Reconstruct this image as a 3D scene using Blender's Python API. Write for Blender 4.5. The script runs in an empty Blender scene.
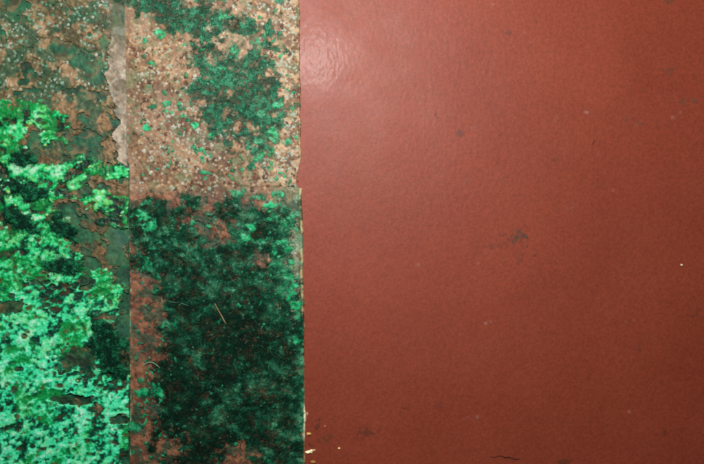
import bpy, math
import numpy as np

# ------------------------------------------------------------------ scale
S = 0.00034            # metres per unit; the plate is laid out in units of 0.34 mm
def W(x, y, z=0.0):    # plate units (x right, y down the plate, z up) -> metres
    return ((x-352)*S, (232-y)*S, z*S)

scene = bpy.context.scene
# ------------------------------------------------------------------ camera
HC = 730
cam_d = bpy.data.cameras.new('camera'); cam = bpy.data.objects.new('camera', cam_d)
scene.collection.objects.link(cam); scene.camera = cam
cam.location = W(352, 232, HC)
cam_d.sensor_width = 36; cam_d.lens = 36*HC/704
cam_d.clip_start = 0.01; cam_d.clip_end = 20
cam_d.dof.use_dof = True; cam_d.dof.focus_distance = HC*S; cam_d.dof.aperture_fstop = 5.6
# ------------------------------------------------------------------ light: the flash held above the lens, and a dim room
world = bpy.data.worlds.new('World'); scene.world = world; world.use_nodes = True
bg = world.node_tree.nodes['Background']
bg.inputs[0].default_value = (0.80, 0.88, 1.0, 1); bg.inputs[1].default_value = 0.03
fl_d = bpy.data.lights.new('camera_flash', 'POINT'); fl = bpy.data.objects.new('camera_flash', fl_d)
scene.collection.objects.link(fl)
fl.location = W(284, -88, 610)
fl_d.energy = 3.95; fl_d.shadow_soft_size = 0.011; fl_d.color = (1.0, 0.97, 0.93)
scene.view_settings.view_transform = 'Standard'; scene.view_settings.look = 'None'
scene.view_settings.exposure = 0.0; scene.view_settings.gamma = 1.0
scene.render.engine = 'CYCLES'
scene.cycles.transparent_max_bounces = 24
scene.cycles.filter_width = 2.0

# ------------------------------------------------------------------ noise
rng = np.random.default_rng(7)
TAB = rng.random((256, 256)); JX = rng.random((256, 256)); JY = rng.random((256, 256)); JV = rng.random((256, 256))
def vn(x, y):
    xi = np.floor(x).astype(int); yi = np.floor(y).astype(int)
    fx = x-xi; fy = y-yi
    fx = fx*fx*fx*(fx*(fx*6-15)+10); fy = fy*fy*fy*(fy*(fy*6-15)+10)
    a = TAB[xi & 255, yi & 255]; b = TAB[(xi+1) & 255, yi & 255]
    c = TAB[xi & 255, (yi+1) & 255]; d = TAB[(xi+1) & 255, (yi+1) & 255]
    return (a*(1-fx)+b*fx)*(1-fy)+(c*(1-fx)+d*fx)*fy
def fbm(x, y, sc, octs=4, seed=0, gain=0.5, rot=0.0, stretch=1.0):
    """fractal noise about 0..1, sc = size of the largest lump"""
    x = np.asarray(x, float); y = np.asarray(y, float)
    if rot or stretch != 1.0:
        c, s = math.cos(rot), math.sin(rot)
        x, y = (x*c+y*s)/stretch, (-x*s+y*c)
    t = 0; amp = 1; tot = 0; f = 1.0/sc
    for o in range(octs):
        a = 0.6*o+0.3
        xx = (x*math.cos(a)+y*math.sin(a))*f+seed*17.3+o*31.7
        yy = (-x*math.sin(a)+y*math.cos(a))*f+seed*9.1+o*12.9
        t = t+amp*vn(xx, yy); tot += amp; amp *= gain; f *= 2.03
    t = t/tot
    return np.clip(0.5+(t-0.5)*1.7, 0, 1)
def worley(x, y, sc, seed=0):
    x = np.asarray(x, float)/sc+seed*13.7; y = np.asarray(y, float)/sc+seed*7.9
    xi = np.floor(x).astype(int); yi = np.floor(y).astype(int)
    f1 = np.full(x.shape, 9.0); f2 = f1.copy(); val = np.zeros(x.shape)
    for dx in (-1, 0, 1):
        for dy in (-1, 0, 1):
            cx = xi+dx; cy = yi+dy
            d = np.hypot(cx+JX[cx & 255, cy & 255]-x, cy+JY[cx & 255, cy & 255]-y)
            v = JV[cx & 255, cy & 255]
            n = d < f1
            f2 = np.where(n, f1, np.minimum(f2, d)); val = np.where(n, v, val); f1 = np.where(n, d, f1)
    return f1, f2, val
def sst(a, b, x):
    t = np.clip((x-a)/(b-a), 0, 1); return t*t*(3-2*t)
def blobs(x, y, lst):
    """largest of several soft ellipses: 1 at a centre, 0 on its rim, negative outside"""
    out = np.full(np.shape(x), -9.0)
    for b in lst:
        cx, cy, rx, ry = b[:4]; a = math.radians(b[4]) if len(b) > 4 else 0
        c, s = math.cos(a), math.sin(a); u = (x-cx)*c+(y-cy)*s; v = -(x-cx)*s+(y-cy)*c
        out = np.maximum(out, 1-np.hypot(u/rx, v/ry))
    return out
def wa(C, a):          # colours plus how solid the film is
    return np.concatenate([C, np.broadcast_to(a, C.shape[:-1])[..., None]], -1)
def lin(r, g, b):
    c = np.array([r, g, b], float)/255
    return np.where(c <= 0.04045, c/12.92, ((c+0.055)/1.055)**2.4)
def mix(a, b, t):
    t = np.asarray(t)[..., None]; return a*(1-t)+b*t
def ramp(v, stops):
    v = np.asarray(v); ps = [s[0] for s in stops]
    return np.stack([np.interp(v, ps, [s[1][k] for s in stops]) for k in range(3)], -1)

# ------------------------------------------------------------------ object helpers
COL = scene.collection
def empty(name, x, y, label, cat, group=None):
    o = bpy.data.objects.new(name, None); COL.objects.link(o); o.location = W(x, y, 0)
    o.empty_display_size = 0.005
    return tag(o, label, cat, group)
def tag(o, label, cat, group=None, kind=None):
    if label: o['label'] = label
    if cat: o['category'] = cat
    if group: o['group'] = group
    if kind: o['kind'] = kind
    return o
def mesh_obj(name, V, F, C, mat, parent=None, kind=None, smooth=True):
    """V in plate units (n,3), F an (m,k) index array, C linear colours (n,3)"""
    V = np.asarray(V, np.float64); F = np.asarray(F, np.int64)
    P = np.empty(V.shape); P[:, 0] = (V[:, 0]-352)*S; P[:, 1] = (232-V[:, 1])*S; P[:, 2] = V[:, 2]*S
    if parent is not None: P -= np.array(parent.location)
    else:
        org = np.array([P[:, 0].mean(), P[:, 1].mean(), 0.0]); P -= org
    me = bpy.data.meshes.new(name)
    m, k = F.shape
    me.vertices.add(len(P)); me.vertices.foreach_set('co', P.astype(np.float32).ravel())
    me.loops.add(m*k); me.loops.foreach_set('vertex_index', F[:, ::-1].astype(np.int32).ravel())
    me.polygons.add(m); me.polygons.foreach_set('loop_start', np.arange(0, m*k, k, dtype=np.int32))
    me.polygons.foreach_set('use_smooth', np.full(m, smooth))
    me.update(calc_edges=True)
    if C is not None:
        at = me.color_attributes.new('pigment', 'FLOAT_COLOR', 'POINT')
        cc = np.ones((len(P), 4), np.float32); cc[:, :np.shape(C)[1]] = np.clip(C, 0, 1)
        at.data.foreach_set('color', cc.ravel())
    me.materials.append(mat)
    o = bpy.data.objects.new(name, me); COL.objects.link(o)
    if parent is not None: o.parent = parent
    else: o.location = org
    if kind: o['kind'] = kind
    return o
def sheet(name, box, step, fn, mat, parent=None, kind=None):
    """height-field sheet: fn(X,Y) -> mask (>0 kept), height, colour"""
    x0, y0, x1, y1 = box
    X, Y = np.meshgrid(np.arange(x0, x1+step/2, step), np.arange(y0, y1+step/2, step))
    M, Z, C = fn(X, Y)
    keep = (M[:-1, :-1]+M[1:, :-1]+M[:-1, 1:]+M[1:, 1:]) > 0
    idx = np.arange(X.size).reshape(X.shape)
    F = np.stack([idx[:-1, :-1][keep], idx[1:, :-1][keep], idx[1:, 1:][keep], idx[:-1, 1:][keep]], 1)
    used = np.zeros(X.size, bool); used[F.ravel()] = True
    new = np.cumsum(used)-1
    V = np.stack([X.ravel(), Y.ravel(), Z.ravel()], 1)[used]
    # image y runs down, so reversed winding (done in mesh_obj) must face up
    return mesh_obj(name, V, new[F][:, ::-1], C.reshape(-1, C.shape[-1])[used], mat, parent, kind)
def strands(name, px, py, pz, length, ang, curl, width, col, mat, parent=None, kind='stuff', K=6, lift=0.0, droop=0.0, wob=0.35):
    """thin tapering three-sided threads"""
    n = len(px); seg = length/(K-1)
    pos = np.zeros((n, K, 3)); a = ang.copy(); p = np.stack([px, py, pz], 1).astype(float)
    sl = lift*np.ones(n) if np.isscalar(lift) else lift.copy()
    dirs = []
    for k in range(K):
        pos[:, k] = p
        d = np.stack([np.cos(a)*np.cos(sl), np.sin(a)*np.cos(sl), np.sin(sl)], 1); dirs.append(d)
        p = p+d*seg[:, None]
        a = a+curl+rng.normal(0, wob, n); sl = sl-droop+rng.normal(0, 0.12, n)
        p[:, 2] = np.maximum(p[:, 2], pz-0.6)
    V = np.zeros((n, K, 3, 3))
    for k in range(K):
        d = dirs[k]; side = np.stack([-d[:, 1], d[:, 0], 0*d[:, 0]], 1)
        side /= np.maximum(1e-6, np.linalg.norm(side, axis=1))[:, None]
        up = np.cross(d, side); w = width*(1-0.75*(k/(K-1))**2)*0.5
        for q in range(3):
            t = q*2*math.pi/3+math.pi/2
            V[:, k, q] = pos[:, k]+(side*math.cos(t)+up*math.sin(t)*-1)*w[:, None]
    base = (np.arange(n)*K*3)[:, None, None]
    F = []
    for k in range(K-1):
        for q in range(3):
            F.append([k*3+q, k*3+(q+1) % 3, (k+1)*3+(q+1) % 3, (k+1)*3+q])
    F = (base+np.array(F)[None]).reshape(-1, 4)
    C = np.repeat(col[:, None, :], K*3, 1).reshape(-1, 3)
    return mesh_obj(name, V.reshape(-1, 3), F, C, mat, parent, kind)
def domes(name, px, py, pz, r, h, col, mat, parent=None, kind='stuff', prof=((1, 0), (0.72, 0.62), (0.38, 0.95)), dimple=1.0, asp=1.0, ang=None, tip=None, N=8, irr=0.18, solid=1.0):
    """small lumps: irregular low domes, or ringed blisters when dimple < 1"""
    n = len(px); R = len(prof)
    V = np.zeros((n, R*N+1, 3)); ang = np.zeros(n) if ang is None else ang
    ja = 1+rng.normal(0, irr, (n, N))
    for i, (rr, hh) in enumerate(prof):
        for q in range(N):
            t = 2*math.pi*q/N
            u = rr*math.cos(t)*r*asp*ja[:, q]; v = rr*math.sin(t)*r*ja[:, q]
            V[:, i*N+q, 0] = px+u*np.cos(ang)-v*np.sin(ang); V[:, i*N+q, 1] = py+u*np.sin(ang)+v*np.cos(ang)
            V[:, i*N+q, 2] = pz+hh*h-(0.5 if i == 0 else 0)
    V[:, -1, 0] = px; V[:, -1, 1] = py; V[:, -1, 2] = pz+h*dimple
    F = []
    for i in range(R-1):
        for q in range(N):
            F.append([i*N+q, i*N+(q+1) % N, (i+1)*N+(q+1) % N]); F.append([i*N+q, (i+1)*N+(q+1) % N, (i+1)*N+q])
    for q in range(N): F.append([(R-1)*N+q, (R-1)*N+(q+1) % N, R*N])
    F = ((np.arange(n)*(R*N+1))[:, None, None]+np.array(F)[None]).reshape(-1, 3)
    C = np.repeat(col[:, None, :], R*N+1, 1)
    if tip is not None: C[:, -1] = tip; C[:, (R-1)*N:R*N] = 0.5*(C[:, (R-1)*N:R*N]+tip[:, None])
    C = C.reshape(-1, 3)
    if solid < 1:                       # thin at the foot, thicker on top
        a = np.full((n, R*N+1), solid); a[:, :N] = 0.1; a[:, N:2*N] = 0.25+0.75*solid*0.8; C = wa(C, a.ravel())
    return mesh_obj(name, V.reshape(-1, 3), F[:, ::-1], C, mat, parent, kind)
def scatter(n, box, dens):
    """n random places in a box, kept where dens(x,y) beats a random draw"""
    x0, y0, x1, y1 = box
    x = rng.uniform(x0, x1, n); y = rng.uniform(y0, y1, n)
    k = rng.random(n) < dens(x, y)
    return x[k], y[k]

# ------------------------------------------------------------------ materials
def mat_pigment(name, rough=0.6, spec=0.4, grain=0.25, gscale=1500, bump=0.15, coat=0.0, trans=0.0):
    m = bpy.data.materials.new(name); m.use_nodes = True; nt = m.node_tree; N = nt.nodes; L = nt.links
    p = N['Principled BSDF']
    at = N.new('ShaderNodeAttribute'); at.attribute_name = 'pigment'
    tc = N.new('ShaderNodeTexCoord')
    nz = N.new('ShaderNodeTexNoise'); nz.inputs['Scale'].default_value = gscale; nz.inputs['Detail'].default_value = 3
    geo = N.new('ShaderNodeNewGeometry'); L.new(geo.outputs['Position'], nz.inputs['Vector'])
    mr = N.new('ShaderNodeMapRange'); mr.inputs[1].default_value = 0.25; mr.inputs[2].default_value = 0.75
    mr.inputs[3].default_value = 1-grain; mr.inputs[4].default_value = 1+grain
    L.new(nz.outputs['Fac'], mr.inputs[0])
    mx = N.new('ShaderNodeMix'); mx.data_type = 'RGBA'; mx.blend_type = 'MULTIPLY'; mx.inputs[0].default_value = 1
    L.new(at.outputs['Color'], mx.inputs[6]); L.new(mr.outputs[0], mx.inputs[7])
    L.new(mx.outputs[2], p.inputs['Base Color']); L.new(at.outputs['Alpha'], p.inputs['Alpha'])
    p.inputs['Roughness'].default_value = rough; p.inputs['Specular IOR Level'].default_value = spec
    p.inputs['Coat Weight'].default_value = coat; p.inputs['Coat Roughness'].default_value = 0.25
    bp = N.new('ShaderNodeBump'); bp.inputs['Strength'].default_value = bump; bp.inputs['Distance'].default_value = 0.0004
    L.new(nz.outputs['Fac'], bp.inputs['Height']); L.new(bp.outputs[0], p.inputs['Normal'])
    return m
M_film = mat_pigment('weathered_film', 0.62, 0.3, 0.28, 1300, 0.15)
M_board = mat_pigment('slate_board', 0.55, 0.4, 0.2, 900, 0.2)
M_crust = mat_pigment('green_crust', 0.5, 0.3, 0.18, 1500, 0.15)
M_mat = mat_pigment('algae_thread', 0.7, 0.12, 0.12, 800, 0.05)
M_fleck = mat_pigment('pale_paint', 0.5, 0.4, 0.12, 1500, 0.2)
M_grime = mat_pigment('grey_grime', 0.8, 0.2, 0.3, 1800, 0.3)

def mat_red():
    m = bpy.data.materials.new('red_brown_paint'); m.use_nodes = True; nt = m.node_tree; N = nt.nodes; L = nt.links
    p = N['Principled BSDF']; geo = N.new('ShaderNodeNewGeometry')
    def noise(sc, det=2, rough=0.5, vec=None):
        n = N.new('ShaderNodeTexNoise'); n.inputs['Scale'].default_value = sc; n.inputs['Detail'].default_value = det
        n.inputs['Roughness'].default_value = rough; L.new(vec or geo.outputs['Position'], n.inputs['Vector']); return n.outputs['Fac']
    def rng_(v, a, b, c, d):
        r = N.new('ShaderNodeMapRange'); r.inputs[1].default_value = a; r.inputs[2].default_value = b
        r.inputs[3].default_value = c; r.inputs[4].default_value = d; L.new(v, r.inputs[0]); return r.outputs[0]
    def mixc(f, a, b, mode='MIX'):
        x = N.new('ShaderNodeMix'); x.data_type = 'RGBA'; x.blend_type = mode
        for i, v in ((0, f), (6, a), (7, b)):
            if hasattr(v, 'is_linked'): L.new(v, x.inputs[i])
            else: x.inputs[i].default_value = v
        return x.outputs[2]
    base = mixc(rng_(noise(28, 4), 0.35, 0.65, 0, 1), (0.178, 0.0316, 0.0146, 1), (0.198, 0.0366, 0.0172, 1))
    base = mixc(1.0, base, rng_(noise(1250, 2, 0.75), 0.3, 0.7, 0.80, 1.20), 'MULTIPLY')
    base = mixc(rng_(noise(170, 5, 0.7), 0.62, 0.80, 0, 0.16), base, (0.30, 0.14, 0.115, 1))     # faint chalky bloom
    vo = N.new('ShaderNodeTexVoronoi'); vo.inputs['Scale'].default_value = 190; L.new(geo.outputs['Position'], vo.inputs['Vector'])
    sp = N.new('ShaderNodeMath'); sp.operation = 'MULTIPLY'
    L.new(rng_(vo.outputs['Distance'], 0.10, 0.16, 1, 0), sp.inputs[0])
    L.new(rng_(noise(60, 2), 0.58, 0.70, 0, 0.35), sp.inputs[1])
    base = mixc(sp.outputs[0], base, (0.34, 0.20, 0.17, 1))
    L.new(base, p.inputs['Base Color'])
    L.new(rng_(noise(90, 4), 0.3, 0.7, 0.49, 0.56), p.inputs['Roughness'])
    p.inputs['Specular IOR Level'].default_value = 0.27
    p.inputs['Coat Weight'].default_value = 0.010; p.inputs['Coat Roughness'].default_value = 0.15
    mp = N.new('ShaderNodeMapping'); mp.inputs['Rotation'].default_value = (0, 0, math.radians(-32)); mp.inputs['Scale'].default_value = (1.0, 0.6, 1)
    L.new(geo.outputs['Position'], mp.inputs['Vector'])
    b1 = N.new('ShaderNodeBump'); b1.inputs['Strength'].default_value = 0.36; b1.inputs['Distance'].default_value = 0.00016
    L.new(noise(700, 1.5, 0.5, mp.outputs[0]), b1.inputs['Height'])
    b2 = N.new('ShaderNodeBump'); b2.inputs['Strength'].default_value = 0.16; b2.inputs['Distance'].default_value = 0.0002
    L.new(noise(1500, 2), b2.inputs['Height']); L.new(b1.outputs[0], b2.inputs['Normal'])
    L.new(b2.outputs[0], p.inputs['Normal']); L.new(b1.outputs[0], p.inputs['Coat Normal'])
    return m
M_red = mat_red()

# ------------------------------------------------------------------ layout curves
def seam(y): return 129.6+0.004*(y-200)+0.9*(fbm(y*0+3, y, 40, 3, 5)-0.5)
def rim(y):  return 299.6+0.0105*y*(y > 0)+2.4*(fbm(y*0+8, y, 20, 4, 9, 0.6)-0.5)
X0, Y0, X1, Y1 = -26, -22, 735, 486

# ------------------------------------------------------------------ backing board
def board_fn(X, Y):
    n = fbm(X, Y, 34, 5, 2); n2 = fbm(X, Y, 7, 3, 3)
    C = ramp(n*0.65+n2*0.35, [(0.2, lin(6, 42, 26)), (0.45, lin(12, 66, 42)), (0.62, lin(26, 80, 52)), (0.8, lin(52, 84, 52))])
    C = C*(0.65+0.7*fbm(X, Y, 3.2, 3, 6))[..., None]
    C = mix(C, ramp(n2, [(0.3, lin(60, 54, 32)), (0.7, lin(104, 88, 60))]), 0.75*sst(0.50, 0.66, fbm(X, Y, 9, 4, 7, 0.6))*sst(200, 150, Y))
    C = mix(C, lin(24, 72, 60), 0.6*sst(0.62, 0.8, fbm(X, Y, 22, 4, 31))*sst(95, 125, X))
    return np.ones(X.shape), 0.4*(n2-0.5)+0.5*(n-0.5), C
board = sheet('backing_board', (X0, Y0, 300, Y1), 0.75, board_fn, M_board)
tag(board, 'dark teal backing board showing through gaps in the flaked brown paint', 'board')

# ------------------------------------------------------------------ red painted panel
panel = empty('painted_panel', 520, 232, 'smooth red-brown painted panel with a soft flash glare and grey scuffs', 'panel')
def red_fn(X, Y):
    z = 1.2+0.5*(fbm(X, Y, 90, 3, 21)-0.5)
    return np.ones(X.shape), z, np.ones(X.shape+(3,))*lin(150, 70, 55)
sheet('paint_face', (296, Y0, X1, Y1), 4.0, red_fn, M_red, panel)
def scuff(cx, cy, rx, ry, th, col, seed, dens=0.0, label=None, ang=0):
    R = max(rx, ry)*1.3
    def fn(X, Y):
        b = blobs(X, Y, [(cx, cy, rx, ry, ang)])
        m = b*0.9+dens+1.9*(fbm(X, Y, 3.1, 3, seed)-0.55)
        n = fbm(X, Y, 3, 2, seed+3)
        zz = 1.2+0.5*(fbm(X, Y, 90, 3, 21)-0.5)
        return m, zz-0.25+(0.32+th*n)*sst(0, 0.25, m), wa(np.ones(X.shape+(3,))*lin(*col)*0.8, (0.55 if seed == 41 else 0.36)*sst(-0.05, 1.1, m)*(0.6+0.8*n))
    o = sheet('scuff', (cx-R, cy-R, cx+R, cy+R), 0.5, fn, M_grime, panel)
    if label: o['label'] = label
    return o
scuff(518, 238, 8, 7, 0.5, (84, 82, 70), 41, 0.12, 'dark grey scuff with a pitted centre')
scuff(528, 237, 6, 3.5, 0.4, (128, 80, 66), 42, 0.05)
scuff(506, 235, 7, 4, 0.4, (122, 78, 66), 43, 0.0)
scuff(496, 245, 17, 4.5, 0.2, (140, 80, 68), 44, -0.02, 'pale smear beside the grey scuff', -18)
scuff(519, 256, 4.5, 9, 0.2, (138, 76, 62), 45, 0.0)
scuff(532, 256, 3, 2.5, 0.4, (88, 58, 46), 46, 0.05)
scuff(668, 2, 7, 4, 0.3, (98, 82, 62), 47, 0.15)
scuff(667, 71, 5, 3, 0.3, (104, 84, 68), 48, 0.12)
scuff(640, 121, 4, 3, 0.5, (96, 86, 78), 49, 0.15)
scuff(628, 120, 5, 3, 0.2, (128, 88, 74), 50, 0.0)
scuff(644, 90, 3.5, 3, 0.2, (128, 86, 70), 51, 0.1)
scuff(684, 102, 5.5, 4, 0.2, (112, 92, 76), 52, 0.1)
scuff(693, 100, 3, 3, 0.2, (112, 92, 76), 53, 0.1)
scuff(586, 113, 5, 2, 0.2, (196, 138, 128), 54, 0.15, 'short pale scrape')
scuff(562, 83, 3, 2.5, 0.2, (186, 126, 116), 55, 0.1)
scuff(435, 116, 3, 4, 0.3, (120, 88, 84), 56, 0.2, None, -30)
scuff(459, 133, 4, 3, 0.3, (118, 92, 88), 57, 0.15)
scuff(478, 128, 10, 3, 0.15, (180, 112, 102), 58, -0.05)
scuff(468, 181, 4, 3, 0.2, (160, 104, 96), 59, 0.1)
scuff(505, 180, 3.5, 3.5, 0.2, (140, 92, 80), 60, 0.1)
scuff(551, 160, 4, 2.5, 0.2, (104, 74, 64), 61, 0.1)
scuff(508, 33, 3, 3, 0.3, (116, 84, 78), 62, 0.15)
scuff(592, 207, 4.5, 4, 0.2, (150, 84, 70), 63, 0.1)
scuff(600, 185, 7, 4, 0.15, (150, 80, 64), 64, 0.0)
scuff(695, 315, 7, 6, 0.15, (118, 62, 50), 65, 0.02)
scuff(637, 349, 3.5, 3, 0.2, (126, 74, 64), 66, 0.1)
scuff(439, 405, 4, 4, 0.2, (128, 70, 60), 67, 0.1)
scuff(405, 408, 4, 3, 0.2, (92, 58, 48), 68, 0.1)
scuff(563, 461, 8, 3, 0.3, (84, 60, 42), 69, 0.1)
scuff(664, 433, 5, 3, 0.2, (96, 58, 44), 70, 0.05)
scuff(367, 432, 12, 6, 0.2, (96, 62, 52), 71, -0.02, 'faint dark smudge near the loose flecks')
scuff(318, 424, 5, 6, 0.2, (78, 58, 52), 72, 0.05)
scuff(326, 438, 9, 4, 0.3, (98, 78, 44), 73, 0.05, 'olive smear near the strip edge')
scuff(309, 444, 5, 3, 0.3, (88, 66, 46), 74, 0.1)
def crack(pts, w):
    p = np.array(pts, float); d = np.gradient(p, axis=0); nrm = np.stack([-d[:, 1], d[:, 0]], 1)
    nrm /= np.linalg.norm(nrm, axis=1)[:, None]; n = len(p); ww = w*np.sin(np.linspace(0.25, math.pi-0.25, n))*(0.7+0.6*rng.random(n))
    V = np.zeros((n, 3, 3)); V[:, 0, :2] = p-nrm*ww[:, None]; V[:, 1, :2] = p; V[:, 2, :2] = p+nrm*ww[:, None]
    V[:, 0, 2] = 1.47; V[:, 1, 2] = 1.60; V[:, 2, 2] = 1.47
    F = []
    for i in range(n-1):
        for q in (0, 1): F.append([i*3+q, i*3+q+1, i*3+4+q, i*3+3+q])
    C = np.ones((n*3, 3))*lin(58, 26, 18)
    o = mesh_obj('crack', V.reshape(-1, 3), np.array(F), C, M_grime, panel); o['label'] = 'short dark crack in the paint'
crack([(490, 456), (494, 457.4), (498, 455.6), (502, 455.8), (505, 457.5), (508, 456.6), (511, 458), (516, 459), (520, 458.6)], 0.8)
crack([(594, 140.4), (593, 143), (591.5, 145)], 0.6)

# ------------------------------------------------------------------ middle strip: tan film in two lengths
strip = empty('fouled_strip', 216, 232, 'tan weathered strip overgrown with algae beside the red panel', 'strip')
UP_MAT = [(152, 2, 28, 16, 10), (182, 10, 40, 26, 25), (206, 26, 22, 28, 60)]
UP_MAT2 = [(243, 36, 26, 22), (256, 72, 30, 44, 10), (234, 84, 38, 34), (256, 112, 27, 48), (214, 62, 26, 22), (226, 112, 28, 28), (205, 92, 18, 18)]
LO_MAT = [(292, 385, 34, 130), (215, 330, 76, 190), (215, 250, 90, 52), (160, 232, 34, 42), (250, 380, 62, 130), (200, 430, 62, 70), (262, 222, 36, 22)]
RED_GAP = [(148, 330, 20, 52), (212, 230, 26, 15, 20), (142, 415, 14, 60), (168, 448, 20, 16, -40), (236, 455, 24, 14, -20), (302, 250, 10, 60), (270, 200, 30, 9), (262, 262, 8, 14)]
def film_col(X, Y):
    big = fbm(X, Y, 60, 4, 11); mid = fbm(X, Y, 14, 4, 12); fine = fbm(X, Y, 3.6, 3, 13)
    C = ramp(big*0.35+mid*0.4+fine*0.25, [(0.25, lin(82, 60, 41)), (0.45, lin(110, 82, 57)), (0.6, lin(127, 96, 67)), (0.8, lin(146, 120, 90))])
    C = C*(0.80+0.4*fine)[..., None]
    d1, d2, v = worley(X+1.4*mid, Y, 5.6, 4)                             # sooty and reddish pin spots
    spot = sst(0.34, 0.18, d1)*(v > 0.62)
    C = mix(C, mix(np.ones(X.shape+(3,))*lin(78, 52, 38), lin(104, 48, 40), (v > 0.8)*1.0), 0.72*spot)
    C = mix(C, lin(200, 168, 132), 0.5*sst(0.62, 0.8, fbm(X, Y, 5.5, 2, 14))*sst(225, 285, X+20*big))
    e1, e2, ev = worley(X, Y+1.2*mid, 3.7, 8)                            # fine pale and dark stipple
    C = mix(C, lin(172, 166, 140), 0.55*sst(0.42, 0.2, e1)*(ev > 0.66)); C = mix(C, lin(80, 60, 44), 0.65*sst(0.46, 0.2, e1)*(ev < 0.30))
    pale = sst(0.55, 0.75, fbm(X, Y, 26, 3, 15))*sst(285, 240, X)
    C = mix(C, lin(150, 124, 100), 0.4*pale)
    gr = sst(0.66, 0.82, fbm(X, Y, 8, 4, 16))
    C = mix(C, lin(86, 100, 68), 0.6*gr)
    low = sst(188, 206, Y+8*mid)
    red = ramp(mid*0.6+fine*0.4, [(0.25, lin(52, 30, 20)), (0.5, lin(98, 54, 38)), (0.75, lin(128, 80, 56))])
    C = mix(C, red, 0.85*low*sst(298, 262, X+16*big))
    C = mix(C, lin(24, 62, 44), 0.75*low*sst(0.46, 0.64, fbm(X, Y, 9, 4, 19)))
    C = mix(C, ramp(fbm(X, Y, 6, 3, 20), [(0.3, lin(52, 74, 54)), (0.5, lin(112, 96, 70)), (0.7, lin(100, 136, 106))]), 0.75*sst(276, 290, X+10*big)*low)
    edge = rim(Y)-X
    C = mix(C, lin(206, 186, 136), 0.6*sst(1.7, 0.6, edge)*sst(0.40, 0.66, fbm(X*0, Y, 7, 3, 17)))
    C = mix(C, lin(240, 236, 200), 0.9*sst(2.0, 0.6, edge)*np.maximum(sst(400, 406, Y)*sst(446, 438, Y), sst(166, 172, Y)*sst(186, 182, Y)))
    lf = X-seam(Y)
    C = mix(C, ramp(fbm(X*0+5, Y, 5, 2, 26), [(0.35, lin(60, 70, 50)), (0.5, lin(150, 150, 104)), (0.7, lin(120, 200, 150))]), 0.8*sst(2.4, 0.6, lf)*sst(168, 176, Y)*sst(0.38, 0.55, fbm(X*0, Y, 14, 3, 25)))
    return C*0.93, big, mid, fine
def film_fn(y_lo, y_hi):
    def fn(X, Y):
        C, big, mid, fine = film_col(X, Y)
        cut = 186.0+2.6*(fbm(X, Y*0+4, 12, 3, 18)-0.5)+0.02*(X-215)
        m1 = X-seam(Y)+4*sst(166, 158, Y)
        # the upper length draws in just above the tear
        r = rim(Y)-(Y < cut)*4.4*sst(150, 186, Y)*sst(150, 176, Y)+1.3*(Y >= cut)
        m2 = r-X
        m3 = (cut-0.35-Y) if y_hi < 300 else (Y-cut+2.5*sst(296, 284, X)-0.3)
        m = np.minimum(np.minimum(m1, m2), m3)
        m = np.where((X < X0+1), -1, m)
        e = sst(-0.2, 0.9, m)
        lip = 0.9*np.exp(-((rim(Y)-X-1.2)/1.4)**2)+0.5*np.exp(-((X-seam(Y)-1.2)/1.4)**2)*sst(160, 170, Y)
        z = 3.0+0.8*(big-0.5)+0.7*(mid-0.5)+0.6*(fine-0.5)+lip
        z = (z-(0.5*sst(2.5, 0, abs(Y-cut)) if y_hi > 300 else 0))*e+(1-e)*0.2
        return m, z, C
    return fn
up = sheet('film_length', (126, Y0, 306, 192), 0.5, film_fn(0, 200), M_film, strip); up['label'] = 'tan upper length with pale ringed spots'
lo = sheet('film_length', (126, 182, 309, Y1), 0.5, film_fn(0, 999), M_film, strip); lo['label'] = 'reddish lower length mostly hidden by algae'
def strip_z(x, y):
    return 3.0+0.8*(fbm(x, y, 60, 4, 11)-0.5)+0.7*(fbm(x, y, 14, 4, 12)-0.5)+0.6*(fbm(x, y, 3.6, 3, 13)-0.5)

def mat_z(x, y): return 1.2*sst(-0.1, 0.4, blobs(x, y, LO_MAT))*(0.4+1.0*fbm(x, y, 26, 2, 112))
# pale ringed blisters, thickest by the rim
def bl_d(x, y):
    d = 0.20+0.55*sst(262, 290, x)+0.25*sst(0.5, 0.7, fbm(x, y, 30, 3, 22))+0.35*sst(24, 0, abs(y-158))
    return d*(0.35+0.65*sst(200, 186, y)+0.9*sst(285, 292, x))*sst(0.35, 0.6, fbm(x, y, 18, 3, 23)+0.15)
x, y = scatter(8200, (133, Y0, 298, Y1), bl_d)
k = (y < 196) | (x > 284); x, y = x[k], y[k]; n = len(x)
col = mix(np.ones((n, 3))*lin(140, 152, 134), lin(206, 212, 200), rng.random(n)); col = mix(col, lin(110, 176, 154), (rng.random(n) < 0.35)*0.6)
tip = mix(col, np.ones((n, 3))*lin(170, 150, 118), 0.6)
domes('ring_blister', x, y, strip_z(x, y), 0.6+1.5*rng.random(n)**1.8, rng.uniform(0.15, 0.35, n), col*0.95, M_fleck, strip, prof=((1, 0), (0.8, 0.75), (0.5, 1.0)), dimple=0.7, tip=tip*0.75, irr=0.3, solid=0.66)
# small dark pits and crumbs
x, y = scatter(900, (132, Y0, 299, 196), lambda x, y: 0.15+0.6*sst(0.5, 0.7, fbm(x, y, 22, 3, 24))); n = len(x)
domes('crumb', x, y, strip_z(x, y), rng.uniform(0.8, 2.3, n), rng.uniform(0.3, 0.7, n), mix(np.ones((n, 3))*lin(60, 44, 34), lin(100, 62, 48), rng.random(n)), M_film, strip, irr=0.35, solid=0.75)

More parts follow.
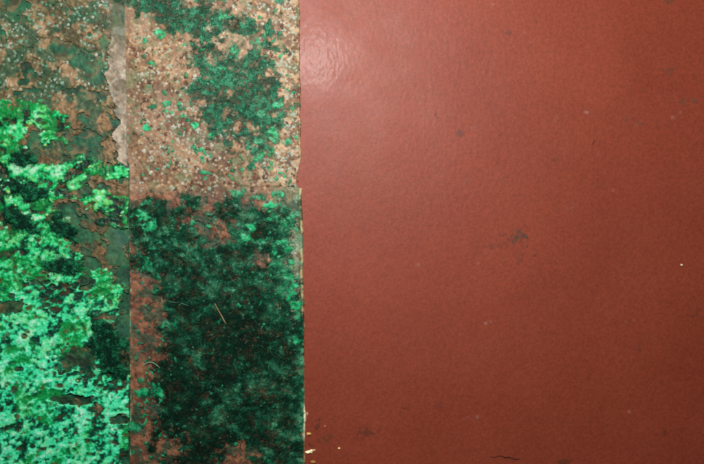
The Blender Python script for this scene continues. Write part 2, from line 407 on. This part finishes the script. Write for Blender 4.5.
# bright green spots: the clear ones singly, the small fry together
SPOTS = [(143, 122, 3, 2.6), (146, 128.5, 3.6, 3), (152.5, 107, 3.2, 2.3), (167, 103, 3.2, 2), (153, 64, 3.4, 2.4), (145, 42, 3.6, 3), (183, 117, 4.5, 4), (196, 126, 3.6, 3.2),
         (196, 147, 3, 3), (204, 161, 4.4, 3), (212, 136, 4.2, 2.8), (261, 114, 3.5, 3.5), (272, 133, 6, 4.6), (276, 104, 5, 3.4), (259, 142, 3.8, 3), (266, 155, 7, 3.4), (257, 160, 4, 2.6),
         (289, 141, 4.6, 3), (277, 141, 4, 2.6), (270, 170, 3.4, 3), (237, 193, 4.8, 2.8), (242, 171, 4, 3), (280, 194, 4, 2.8), (259, 42, 5, 6), (235, 53, 4.2, 3), (224, 18, 6.5, 4.2), (280, 2, 3.4, 2.4), (163, 34, 5.5, 4), (222, 69, 4, 3),
         (146, 203, 6, 3.2), (143, 216, 8, 5), (150, 226, 4.5, 6), (149, 266, 6.5, 6), (285, 221, 6.5, 5), (272, 216, 6, 3.4), (262, 243, 6, 3.6), (247, 236, 6, 3.4), (283, 241, 6, 4), (276, 262, 5, 7), (288, 276, 5, 4), (268, 205, 6, 3.2),
         (285, 287, 6, 4), (297, 305, 5.5, 4.5), (291, 296, 4, 4), (282, 206, 5, 3), (144, 391, 5, 4), (160, 391, 5, 4), (135, 425, 5, 5), (148, 414, 3.4, 2.8), (276, 252, 4, 4), (260, 196, 4, 2.4), (292, 262, 3, 3), (252, 228, 5, 3), (296, 214, 4, 3), (297, 232, 3.4, 4), (295, 285, 3.6, 3.4), (298, 318, 3, 5), (289, 250, 4.5, 3), (296, 340, 3, 4), (297, 200, 3, 2.4)]
BR_G = [lin(0, 168, 100), lin(14, 184, 116), lin(6, 140, 88)]
for i, (cx, cy, rx, ry) in enumerate(SPOTS):
    def fn(X, Y, cx=cx, cy=cy, rx=rx, ry=ry, i=i):
        m = blobs(X, Y, [(cx, cy, rx*1.3, ry*1.3, (i*37) % 50-25)])+1.3*(fbm(X, Y, 5, 3, 80+i % 9)-0.5)
        n = fbm(X, Y, 3.2, 3, 90+i % 7)
        z = strip_z(X, Y)+0.75+0.25*n+(Y > 192)*(mat_z(X, Y)+0.3)
        C = mix(np.ones(X.shape+(3,))*np.array(BR_G[i % 3]), np.array(lin(0, 84, 56)), 0.75*sst(0.55, 0.25, n)); C = mix(C, lin(110, 216, 168), 0.3*sst(0.66, 0.85, n))
        return m, z, wa(C*0.74, 0.9*sst(0.0, 0.7, m))
    sheet('algae_spot', (cx-rx*1.5-2, cy-ry*1.5-2, cx+rx*1.5+2, cy+ry*1.5+2), 0.5, fn, M_crust, strip)
def sp_d(x, y):
    near = blobs(x, y, UP_MAT+UP_MAT2+[(270, 150, 40, 60), (280, 250, 34, 70), (148, 235, 26, 60), (190, 130, 40, 40), (148, 400, 24, 60)])
    return 0.10+0.75*sst(-0.5, 0.2, near)*sst(0.4, 0.65, fbm(x, y, 16, 3, 27))
x, y = scatter(1500, (133, Y0, 299, Y1), sp_d); n = len(x)
col = mix(np.ones((n, 3))*lin(14, 84, 58), lin(20, 160, 104), rng.random(n)**1.5)
domes('green_crumb', x, y, strip_z(x, y)+(y > 192)*(mat_z(x, y)+0.4), rng.uniform(0.8, 2.6, n), rng.uniform(0.3, 0.8, n), col, M_crust, strip, asp=1.5, ang=rng.uniform(0, 3.1, n), irr=0.4, solid=0.75)

# ------------------------------------------------------------------ left sheet: torn tape, flaked brown paint
def tape_fn(X, Y):
    left = 108+8*sst(75, 115, Y)+10*(fbm(X*0, Y, 14, 4, 33, 0.65)-0.5)-14*(Y < 62)*sst(66, 20, Y)*(fbm(X, Y, 9, 3, 34)-0.42)
    left = left+5*np.exp(-((Y-123)/5.0)**2)-3*np.exp(-((Y-134)/5.0)**2)
    m = np.minimum(X-left, seam(Y)-0.9-X); m = np.minimum(m, (166+5*(fbm(X, Y*0, 7, 3, 35)-0.5)+0.35*(X-128)-Y))
    n = fbm(X, Y, 10, 4, 36); f = fbm(X, Y, 3, 3, 37)
    C = ramp(n*0.6+f*0.4, [(0.25, lin(116, 104, 88)), (0.5, lin(138, 122, 106)), (0.8, lin(154, 142, 124))])
    gn = sst(0.56, 0.74, fbm(X, Y, 7, 3, 38)+0.22*sst(64, 10, Y)-0.12*sst(60, 90, Y)); C = mix(C, lin(96, 82, 56), 0.7*gn)
    C = mix(C, lin(140, 156, 142), 0.35*sst(0.72, 0.86, fbm(X, Y, 3.4, 2, 39)))
    e = sst(-0.1, 0.8, m)
    C = wa(C, (0.65+0.5*n)*sst(-0.2, 1.6, m)*(0.35+0.65*sst(20, 75, Y)))
    edge_r = sst(6, 2, seam(Y)-X)
    z = (3.5+0.3*(n-0.5)+0.3*(f-0.5)+0.5*np.exp(-(m/2.0)**2)*(1-edge_r))*e+(0.1+2.6*edge_r)*(1-e)
    return m, z, C
tape = sheet('torn_tape', (92, Y0, 132, 176), 0.5, tape_fn, M_film)
tag(tape, 'pale greyish-pink torn strip with a jagged edge beside the teal gap', 'tape')

sheet_root = empty('flaked_sheet', 64, 232, 'brown flaking paint sheet crusted with green algae left of the tan strip', 'paint sheet')
GAPS = [(78, 58, 30, 9, 34), (95, 72, 14, 8, 50), (18, 10, 15, 9, 10), (8, 4, 12, 6), (84, 93, 22, 5, 6), (60, 88, 8, 3, -20), (85, 148, 15, 17, 30), (120, 128, 9, 38), (123, 102, 5, 12), (117, 245, 11, 30, 12), (124, 275, 7, 24),
        (126, 322, 8, 26), (70, 222, 14, 8), (80, 236, 16, 9, 30), (104, 44, 6, 8), (98, 65, 6, 10), (126, 455, 6, 16), (40, 140, 14, 8), (62, 212, 16, 7), (100, 188, 12, 5), (28, 92, 14, 3, -10)]
SEEDS = [(12, 30), (40, 20), (62, 28), (88, 18), (100, 40), (24, 66), (70, 74), (50, 58), (94, 82), (40, 100), (76, 112), (104, 120), (112, 92), (60, 140), (108, 158), (106, 174), (100, 193), (95, 240), (110, 236), (112, 264), (90, 262),
         (70, 180), (30, 170), (20, 220), (60, 250), (30, 300), (80, 320), (112, 330), (70, 360), (30, 380), (70, 398), (112, 418), (40, 440), (90, 450), (10, 120), (104, 296)]
CRUST = [  # seed list per crust thing, label
    ([(20, 112, 34, 13, 8), (48, 120, 24, 12, 20), (10, 132, 18, 14), (50, 138, 10, 10), (62, 145, 7, 14, 20), (62, 118, 10, 4)], 'upper mint-green crust just below the brown paint edge'),
    ([(14, 170, 32, 20), (50, 176, 26, 14), (30, 198, 44, 16), (10, 150, 20, 7), (72, 180, 18, 10), (60, 166, 10, 8)], 'bright green crust with dark tufts between two brown bands'),
    ([(88, 166, 22, 9, 15), (112, 172, 18, 7, 4), (122, 168, 9, 6), (78, 160, 12, 6)], 'narrow yellowish-green crust under the torn pale tape'),
    ([(112, 206, 22, 10), (122, 222, 13, 7), (98, 198, 16, 8), (104, 222, 10, 5)], 'small yellowish-green crust tongue touching the tan strip seam'),
    ([(30, 250, 46, 34), (20, 300, 48, 44), (70, 300, 36, 34), (50, 350, 70, 50), (60, 420, 80, 60), (110, 430, 28, 44), (115, 300, 20, 17), (20, 440, 60, 60), (100, 280, 14, 12), (118, 390, 16, 26), (0, 380, 50, 90), (70, 262, 18, 14)], 'large mint-green crust pitted with dark holes over the lower sheet')]
def film2(X, Y):
    wx = X+9*(fbm(X, Y, 16, 4, 51)-0.5); wy = Y+9*(fbm(X, Y, 16, 4, 52)-0.5)
    d = np.stack([np.hypot(wx-sx, (wy-sy)*1.25) for sx, sy in SEEDS]); idx = d.argmin(0); ds = np.sort(d, axis=0)[:2]
    gap = blobs(X, Y, GAPS)+1.5*(fbm(X, Y, 8, 4, 53, 0.6)-0.53)
    m = np.minimum(-gap*10-0.2, 34*(fbm(X, Y, 24, 4, 54)-0.22))
    cr = (ds[1]-ds[0])-1.5*sst(0.62, 0.72, fbm(X, Y, 30, 2, 55))+0.7
    m = np.minimum(m, cr); m = np.minimum(m, seam(Y)-0.9-X)
    m = np.where((Y < 172) & (X > 122-10*(Y < 60)), np.minimum(m, 0.0-0.5), m)
    return m, idx
def film2_col(X, Y):
    n = fbm(X, Y, 30, 4, 56); f = fbm(X, Y, 8, 4, 57); g = fbm(X, Y, 3, 3, 58)
    C = ramp(n*0.35+f*0.4+g*0.25, [(0.25, lin(58, 54, 32)), (0.45, lin(86, 76, 48)), (0.62, lin(106, 90, 62)), (0.85, lin(138, 120, 90))])
    tan = blobs(X, Y, [(50, 26, 10, 9), (88, 34, 18, 9, 30), (72, 72, 24, 11, 30), (44, 44, 10, 8), (84, 92, 8, 4), (26, 84, 18, 8), (98, 120, 12, 18)])+1.4*(f-0.5)
    C = mix(C, lin(134, 106, 78), 0.65*sst(-0.1, 0.4, tan))
    C = mix(C, lin(96, 66, 40), 0.5*sst(90, 100, Y)*sst(0.35, 0.6, f))
    C = mix(C, lin(20, 68, 46), 0.8*sst(0.50, 0.70, fbm(X, Y, 12, 4, 59)))
    st = np.max(np.stack([blobs(X, Y, c[0]) for c in CRUST]), 0)
    C = mix(C, ramp(f, [(0.3, lin(4, 44, 28)), (0.6, lin(14, 84, 50)), (0.8, lin(70, 70, 40))]), 0.85*sst(0.0, 0.35, st)*sst(0.70, 0.50, n))
    e1, e2, ev = worley(X, Y, 4.0, 9)
    C = mix(C, lin(140, 158, 138), 0.5*sst(0.42, 0.2, e1)*(ev > 0.74)*sst(104, 92, Y)); C = mix(C, lin(34, 40, 26), 0.5*sst(0.42, 0.2, e1)*(ev < 0.2))
    return C*(0.72+0.56*g)[..., None]
def film2_z(X, Y):
    return 1.3+0.6*(fbm(X, Y, 30, 4, 56)-0.5)+0.5*(fbm(X, Y, 8, 4, 57)-0.5)+0.5*(fbm(X, Y, 3, 3, 58)-0.5)
for i, (sx, sy) in enumerate(SEEDS):
    def fn(X, Y, i=i):
        m, idx = film2(X, Y); m = np.where(idx == i, m, -1.0)
        e = sst(-0.2, 0.9, m); curl = 0.9*np.exp(-(np.maximum(m, 0)/2.2)**2)*sst(0.4, 0.65, fbm(X, Y, 20, 2, 60))
        return m, (film2_z(X, Y)+curl+0.25)*e-0.3*(1-e), film2_col(X, Y)
    xa, xb = (X0 if sx < 40 else sx-40), min(131, sx+42)
    ya, yb = (Y0 if sy < 42 else sy-42), (Y1 if sy > 430 else sy+42)
    sheet('paint_flake', (xa, ya, xb, yb), 0.5, fn, M_film, sheet_root)
# pale and mint crumbs on the brown flakes
def pc_d(x, y):
    return (0.15+0.8*sst(0.45, 0.68, fbm(x, y, 18, 3, 62)))*sst(105, 90, y)*sst(124, 112, x)
x, y = scatter(1100, (X0, Y0, 124, 108), pc_d); m, _ = film2(x, y); k = m > 0.3; x, y = x[k], y[k]; n = len(x)
col = mix(np.ones((n, 3))*lin(140, 172, 152), lin(60, 150, 110), rng.random(n)); col = mix(col, lin(190, 190, 176), (rng.random(n) < 0.3)*0.8)
domes('pale_crumb', x, y, film2_z(x, y)+0.2, rng.uniform(0.7, 2.4, n), rng.uniform(0.3, 0.8, n), col*0.7, M_fleck, sheet_root, irr=0.35, solid=0.8)

# ------------------------------------------------------------------ green crusts on the left sheet
HOLES = [(72, 358, 12, 14, 30), (70, 399, 19, 4.5, 4), (6, 308, 14, 6, -6), (94, 262, 12, 6), (96, 240, 22, 15), (86, 362, 10, 16), (127, 325, 8, 32), (118, 348, 12, 18), (122, 420, 8, 4), (128, 458, 8, 12), (38, 280, 9, 5), (86, 282, 8, 7), (66, 205, 12, 5), (60, 148, 10, 6), (50, 158, 20, 5)]
PITS = [(12.5, 296, 4.2, 3.2), (25, 336, 3.4, 3), (47, 305, 5, 2.6), (46, 272, 4.5, 2.8), (15, 389, 3.4, 3.6), (40, 121, 4.2, 3.2), (37, 138, 5, 3.6), (18, 369, 3, 2.6), (54, 286, 3, 2.4), (18, 416, 3, 2.6), (66, 430, 3, 2.6), (33, 446, 3.4, 2.6), (88, 440, 3, 2.2), (96, 404, 3, 2.4), (22, 162, 4, 2.6), (5, 176, 3, 2.4), (110, 302, 3, 2.4)]
def crust_field(X, Y, i):
    bl = np.stack([blobs(X, Y, c[0]) for c in CRUST]); b = bl[i]; own = b > bl.max(0)-0.22
    lobes = fbm(X, Y, 10, 3, 64, 0.55, rot=-0.3, stretch=1.5); sm = fbm(X, Y, 3.7, 3, 65, 0.55, rot=-0.5, stretch=1.35); big = fbm(X, Y, 34, 3, 66)
    m = np.minimum(b*1.7, 0.55)+1.15*(0.5*lobes+0.5*sm-0.5)+0.4*(big-0.5)+0.13
    hol = blobs(X, Y, HOLES)+2.0*(0.4*sm+0.6*lobes-0.55); m = np.minimum(m, -hol*2.4)
    pit = blobs(X, Y, PITS)
    m = np.minimum(m, seam(Y)-0.6-X+2*(lobes-0.55)) 
    m = np.where(own, m, -1)
    return m, lobes, sm, big, pit
for i, (bl, label) in enumerate(CRUST):
    root = empty('algae_crust', float(np.mean([b[0] for b in bl])), float(np.mean([b[1] for b in bl])), label, 'algae')
    low = (i == 4)
    def fn(X, Y):
        m, lobes, sm, big, pit = crust_field(X, Y, i)
        g = fbm(X, Y, 2.4, 2, 67)
        v = 0.15+(0.38 if low else 0.44)*lobes+(0.46 if low else 0.30)*sm+0.14*(g-0.5); v = (v-(0.568 if low else 0.55))*2.1+0.5
        if not low: v = v+0.75*(fbm(X, Y, 18, 3, 72, stretch=1.6)-0.56)
        dn = sst(200, 380, Y)
        greens = ramp(v, [(0.10, lin(0, 42, 28)), (0.34, lin(0, 104, 58)), (0.52, lin(0, 176, 92)), (0.68, lin(34, 214, 122)), (0.92, lin(84, 226, 146)), (1.2, lin(180, 242, 200))])
        mints = ramp(v, [(0.10, lin(2, 58, 42)), (0.32, lin(4, 120, 82)), (0.48, lin(30, 206, 140)), (0.66, lin(72, 236, 172)), (0.92, lin(90, 236, 180)), (1.2, lin(180, 246, 216))])
        C = mix(greens, mints, dn)
        C = mix(C, lin(6, 168, 72), 0.6*sst(0.54, 0.70, fbm(X, Y, 22, 3, 68))*sst(0.85, 0.5, v))            # plain leaf green swathes
        C = mix(C, lin(156, 206, 88), (0.42 if i in (2, 3) else 0.2)*sst(0.58, 0.78, fbm(X, Y, 9, 3, 69))*sst(0.4, 0.6, v))
        C = mix(C, lin(112, 74, 44), 0.75*sst(0.66, 0.78, fbm(X, Y, 7.5, 3, 70))*sst(0.35, 0.1, m))
        w1, w2, wv = worley(X+5*lobes, Y+4*big, 5.2, 12)
        C = mix(C, mix(np.ones(X.shape+(3,))*lin(2, 54, 38), lin(92, 62, 34), (wv > 0.86)*0.9), 0.7*sst(0.50, 0.15, w1+0.5*(sm-0.5))*((wv > 0.66)*1.0))
        C = mix(C, lin(2, 46, 40), 0.9*sst(-0.05, 0.4, pit)); C = C*(0.62+0.14*dn)[..., None]
        e = sst(0, 0.5, m)
        z = 1.4+0.45+0.06*i+(0.2+1.2*np.clip(v, 0, 1)*(0.6+0.6*big))*e+0.3*(g-0.5)*e-(1-e)*0.3-2.2*sst(-0.15, 0.35, pit)*e
        return m, z, wa(C, sst(-0.04, 0.34, m))
    xs = [b[0]-b[2] for b in bl]+[b[0]+b[2] for b in bl]; ys = [b[1]-b[3] for b in bl]+[b[1]+b[3] for b in bl]
    box = (max(X0, min(xs)-8), max(Y0, min(ys)-8), min(132, max(xs)+8), min(Y1, max(ys)+8))
    box = tuple(round(v*2)/2 for v in box)
    sheet('crust_body', box, 0.5, fn, M_crust, root)
    # loose curled lobes standing on the crust
    area = (box[2]-box[0])*(box[3]-box[1])
    x = rng.uniform(box[0]+2, box[2]-2, int(area*0.05)); y = rng.uniform(box[1]+2, box[3]-2, len(x))
    m, lobes, sm, big, pit = crust_field(x, y, i); k = (m > 0.12) & (pit < -0.2) & (lobes*0.5+sm*0.5 > 0.56); x, y, sm_, lb, bg_ = x[k], y[k], sm[k], lobes[k], big[k]; n = len(x)
    v = (0.15+0.42*lb+0.42*sm_-0.56)*1.9+0.5
    z = 1.85+(0.2+1.2*np.clip(v, 0, 1)*(0.6+0.6*bg_))-0.3
    ca = mix(np.ones((n, 3))*lin(20, 196, 112), lin(70, 232, 166), sst(200, 380, y)); col = mix(ca, lin(176, 244, 206), rng.random(n)**2.2); col = mix(col, lin(180, 224, 110), (rng.random(n) < 0.14)*0.7)
    domes('lobe', x, y, z, rng.uniform(0.5, 1.6, n), rng.uniform(0.3, 0.9, n), col*0.62, M_crust, root, asp=1.5, ang=rng.uniform(-0.9, 0.5, n), irr=0.32, N=6)

# ------------------------------------------------------------------ dark thread algae
def thread_cols(n, a, b, c, pc=0.1):
    col = mix(np.ones((n, 3))*np.array(a), np.array(b), rng.random(n)**1.4); return mix(col, np.array(c), (rng.random(n) < pc)*rng.random(n))
# upper patches: thin, mottled tufts the film shows through
for bl, label, sd in ((UP_MAT, 'dark green fuzzy algae patch reaching the top of the tan strip', 101), (UP_MAT2, 'broad mottled green algae patch on the upper tan strip', 102)):
    root = empty('algae_patch', bl[0][0], bl[0][1], label, 'algae')
    def dens(x, y):
        b = np.clip(blobs(x, y, bl), -0.6, 0.45)
        t = fbm(x, y, 8.0, 4, 103, 0.6); u = fbm(x, y, 20, 2, 106)
        return sst(0.0, 0.62, 1.15*b+1.25*(t-0.5)+0.5*(u-0.5)+(0.12 if sd == 101 else 0.04))
    bx = (min(b[0]-b[2] for b in bl)-12, max(Y0, min(b[1]-b[3] for b in bl)-12), min(297, max(b[0]+b[2] for b in bl)+12), max(b[1]+b[3] for b in bl)+12)
    def fn(X, Y):
        d = dens(X, Y); g = fbm(X, Y, 5.0, 4, 104); h = fbm(X, Y, 12, 3, 105)
        m = d-0.01
        C = ramp(0.6*g+0.4*h, [(0.25, lin(10, 52, 38)), (0.5, lin(24, 80, 58)), (0.8, lin(52, 122, 90))])
        return m, strip_z(X, Y)+0.35, wa(C, np.clip(d*(0.40+0.7*g), 0, 0.86))
    sheet('algae_film', tuple(round(v*2)/2 for v in bx), 0.5, fn, M_mat, root)
    x, y = scatter(12000 if sd == 102 else 8000, bx, lambda x, y: 0.55*dens(x, y)**2); n = len(x)
    strands('thread', x, y, strip_z(x, y)+rng.uniform(0.3, 1.0, n), rng.uniform(2.0, 5, n), rng.uniform(0, 6.28, n), rng.normal(0, 0.6, n), rng.uniform(0.25, 0.55, n),
            thread_cols(n, lin(12, 54, 40), lin(34, 92, 70), lin(80, 150, 118), 0.10), M_mat, root, lift=0.08, droop=0.06, wob=0.55)
# the big dark mat
root = empty('algae_mat', 215, 330, 'large dense dark green algae mat covering the lower tan strip', 'algae')
def mat_d(x, y):
    b = blobs(x, y, LO_MAT); r = blobs(x, y, RED_GAP)
    t = fbm(x, y, 15, 4, 110); u = fbm(x, y, 7, 3, 111)
    d = sst(-0.06, 0.25, b+0.35*(t-0.5))*sst(0.12, 0.34, t+0.5*b)
    d = d*(1-0.4*sst(0.66, 0.85, fbm(x, y, 8.5, 3, 119)))
    return np.clip(d*(1-0.88*sst(-0.35, 0.45, r+1.1*(u-0.5)))*sst(186, 212, y+30*(u-0.5)+16*(t-0.5)), 0, 1)
def mat_tone(x, y):
    t = 0.42*fbm(x, y, 3.4, 3, 113, 0.65, rot=0.2, stretch=1.4)+0.34*fbm(x, y, 8, 3, 118, 0.6, rot=0.15, stretch=1.3)+0.24*fbm(x, y, 34, 3, 114)
    t = 0.47+(t-0.5)*1.2
    core = sst(-0.1, 0.6, blobs(x, y, [(215, 370, 78, 100), (200, 440, 60, 50)]))
    return t-0.13*core+0.10*sst(280, 300, x)
MAT_R = [(0.20, lin(3, 32, 21)), (0.36, lin(6, 48, 32)), (0.50, lin(14, 68, 46)), (0.64, lin(32, 98, 70)), (0.78, lin(72, 134, 100))]
def fn(X, Y):
    d = mat_d(X, Y); g = fbm(X, Y, 3.4, 3, 113, 0.65, rot=0.2, stretch=1.4)
    m = d-0.10+0.4*(g-0.5)
    C = ramp(mat_tone(X, Y), MAT_R)
    C = mix(C, lin(66, 46, 30), 0.5*sst(0.60, 0.75, fbm(X, Y, 10, 3, 115)))
    return m, strip_z(X, Y)+0.4+mat_z(X, Y), wa(C, np.clip(1.25*sst(0, 0.85, m)*(0.45+0.7*g), 0, 0.97))
sheet('mat_body', (130, 186, 304, Y1), 0.5, fn, M_mat, root)
x, y = scatter(34000, (131, 190, 301, Y1), lambda x, y: mat_d(x, y)**1.5); n = len(x)
ang = 0.15+2.4*(fbm(x, y, 14, 2, 116)-0.5)*2+rng.normal(0, 0.9, n)+math.pi*(rng.random(n) < 0.5)
col = ramp(mat_tone(x, y)+rng.normal(0, 0.055, n), MAT_R)
strands('thread', x, y, strip_z(x, y)+mat_z(x, y)+rng.uniform(0.3, 1.0, n), rng.uniform(2.5, 8, n), ang, rng.normal(0, 0.5, n), rng.uniform(0.25, 0.6, n), col, M_mat, root, lift=0.08, droop=0.05, wob=0.5)

x, y = scatter(2600, (133, 200, 301, Y1), lambda x, y: 0.25+0.6*sst(0.45, 0.7, fbm(x, y, 14, 3, 122))); n = len(x)
col = mix(np.ones((n, 3))*lin(16, 74, 54), lin(64, 146, 112), rng.random(n)**2); col = mix(col, lin(96, 58, 40), (rng.random(n) < 0.3)*0.9)
domes('fleck', x, y, strip_z(x, y)+mat_z(x, y)+0.3, rng.uniform(0.5, 1.5, n), rng.uniform(0.3, 0.7, n), col, M_mat, root, asp=1.4, ang=rng.uniform(0, 3.1, n), irr=0.35, solid=0.7, N=6)
# dark tufts on the left crust
TUFTS = [(31, 192, 17, 7, 10, 'dark tuft in the bright green crust beneath a brown band'), (20, 221, 20, 10, 14, 'ragged dark green tuft at the head of the big mint crust'), (64, 228, 16, 11, 20, 'deep green tuft next to exposed teal board'),
         (64, 263, 15, 8, 6, 'small blackish tuft sunk in pale green lobes'), (108, 345, 15, 31, -20, 'tall blackish-green tuft hanging beside the narrow teal gap'), (24, 160, 13, 6, 10, 'olive-dark tuft between the upper two green crusts')]
for cx, cy, rx, ry, a, label in TUFTS:
    root = empty('algae_tuft', cx, cy, label, 'algae')
    def dens(x, y): return sst(-0.1, 0.55, blobs(x, y, [(cx, cy, rx*1.15, ry*1.15, a)])+0.9*(fbm(x, y, 10, 3, 120)-0.5))
    bx = (max(X0, cx-max(rx, ry)*1.4), cy-max(rx, ry)*1.4, min(131, cx+max(rx, ry)*1.4), cy+max(rx, ry)*1.4)
    def fn(X, Y):
        d = dens(X, Y); g = fbm(X, Y, 4.5, 3, 121); m = d-0.15+0.5*(g-0.5)
        return m, 3.4+(1.2+1.0*g)*sst(0.0, 0.7, m), wa(ramp(g, [(0.25, lin(2, 28, 20)), (0.5, lin(6, 58, 40)), (0.8, lin(20, 104, 66))]), 0.95*sst(0, 0.6, m))
    sheet('tuft_body', tuple(round(v*2)/2 for v in bx), 0.5, fn, M_mat, root)
    x, y = scatter(int((bx[2]-bx[0])*(bx[3]-bx[1])*0.9), bx, lambda x, y: dens(x, y)**1.3); n = len(x)
    strands('thread', x, y, rng.uniform(4.4, 6.6, n), rng.uniform(3, 8, n), rng.normal(0.2, 0.8, n)+math.pi*(rng.random(n) < 0.5), rng.normal(0, 0.2, n), rng.uniform(0.22, 0.45, n),
            thread_cols(n, lin(3, 34, 24), lin(10, 72, 48), lin(36, 130, 86), 0.08), M_mat, root, lift=0.06, droop=0.05, wob=0.5)

# ------------------------------------------------------------------ pale fibres and loose flecks
def fibre(pts, w, z, label, colr=(170, 180, 140)):
    p = np.array(pts, float); t = np.linspace(0, 1, 14); u = np.linspace(0, 1, len(p))
    q = np.stack([np.interp(t, u, p[:, 0]), np.interp(t, u, p[:, 1])], 1)
    for _ in range(3): q[1:-1] = 0.25*q[:-2]+0.5*q[1:-1]+0.25*q[2:]
    d = np.gradient(q, axis=0); nr = np.stack([-d[:, 1], d[:, 0]], 1); nr /= np.linalg.norm(nr, axis=1)[:, None]
    V = []; K = 6
    for i in range(14):
        ww = w*(0.55+0.45*math.sin(math.pi*(0.08+0.84*i/13)))
        for k in range(K):
            a = 2*math.pi*k/K; V.append([q[i, 0]+nr[i, 0]*math.cos(a)*ww, q[i, 1]+nr[i, 1]*math.cos(a)*ww, z+math.sin(a)*ww+0.5*math.sin(i*0.7)])
    F = [[i*K+k, i*K+(k+1) % K, (i+1)*K+(k+1) % K, (i+1)*K+k] for i in range(13) for k in range(K)]
    o = mesh_obj('fibre', V, np.array(F)[:, ::-1], np.ones((len(V), 3))*lin(*colr)*0.6, M_fleck)
    tag(o, label, 'fibre', 'pale fibres caught in the algae')
fibre([(216, 303), (220, 311), (224, 318), (227, 323)], 0.7, 5.6, 'straight tan stalk lying on the dark algae mat', (150, 128, 92))
fibre([(168, 300), (175, 302), (182, 302.5), (189, 305)], 0.28, 4.9, 'thin pale curved fibre crossing from the red patch into the dark mat', (96, 150, 122))
fibre([(145, 366), (147, 362), (152, 361), (157, 363), (161, 367)], 0.45, 4.6, 'looped whitish fibre on the bare reddish patch', (150, 186, 146))

def fleck(cx, cy, rx, ry, a, col, label, h=1.6):
    z0 = 1.2+0.5*(float(fbm(np.array([cx]), np.array([cy]), 90, 3, 21)[0])-0.5)
    def fn(X, Y):
        m = blobs(X, Y, [(cx, cy, rx, ry, a)])+0.8*(fbm(X, Y, 3.0, 3, 130+int(cx) % 7)-0.5); n = fbm(X, Y, 2.2, 2, 131)
        return m, z0-0.25+(0.6+h*n)*sst(0, 0.4, m), mix(np.ones(X.shape+(3,))*lin(*col), np.array(lin(150, 112, 60)), 0.6*sst(0.5, 0.25, n))
    o = sheet('paint_fleck', (round(cx-rx*1.6-2), round(cy-rx*1.6-2), round(cx+rx*1.6+2), round(cy+rx*1.6+2)), 0.3, fn, M_fleck)
    tag(o, label, 'fleck', 'loose flecks on the red panel')
fleck(309.5, 451.5, 5.5, 2.4, -14, (244, 236, 190), 'largest cream fleck touching the foot of the tan strip')
fleck(309.5, 433.5, 3.4, 1.4, 0, (206, 176, 96), 'flat yellowish fleck on red paint by the strip edge')
fleck(307.5, 413.5, 1.0, 2.2, -10, (196, 170, 120), 'upright tan sliver close against the strip edge')
fleck(313, 461.5, 2.6, 1.2, 10, (176, 130, 60), 'ochre crumb below the largest cream fleck')
fleck(339, 448, 1.6, 1.2, 0, (220, 196, 130), 'lone cream dot on red paint away from the strip')
fleck(325, 426, 1.3, 1.1, 0, (170, 140, 96), 'dull tan dot above the olive smear')
fleck(681, 265, 1.2, 1.1, 0, (226, 206, 190), 'tiny white dot alone on bare red paint')
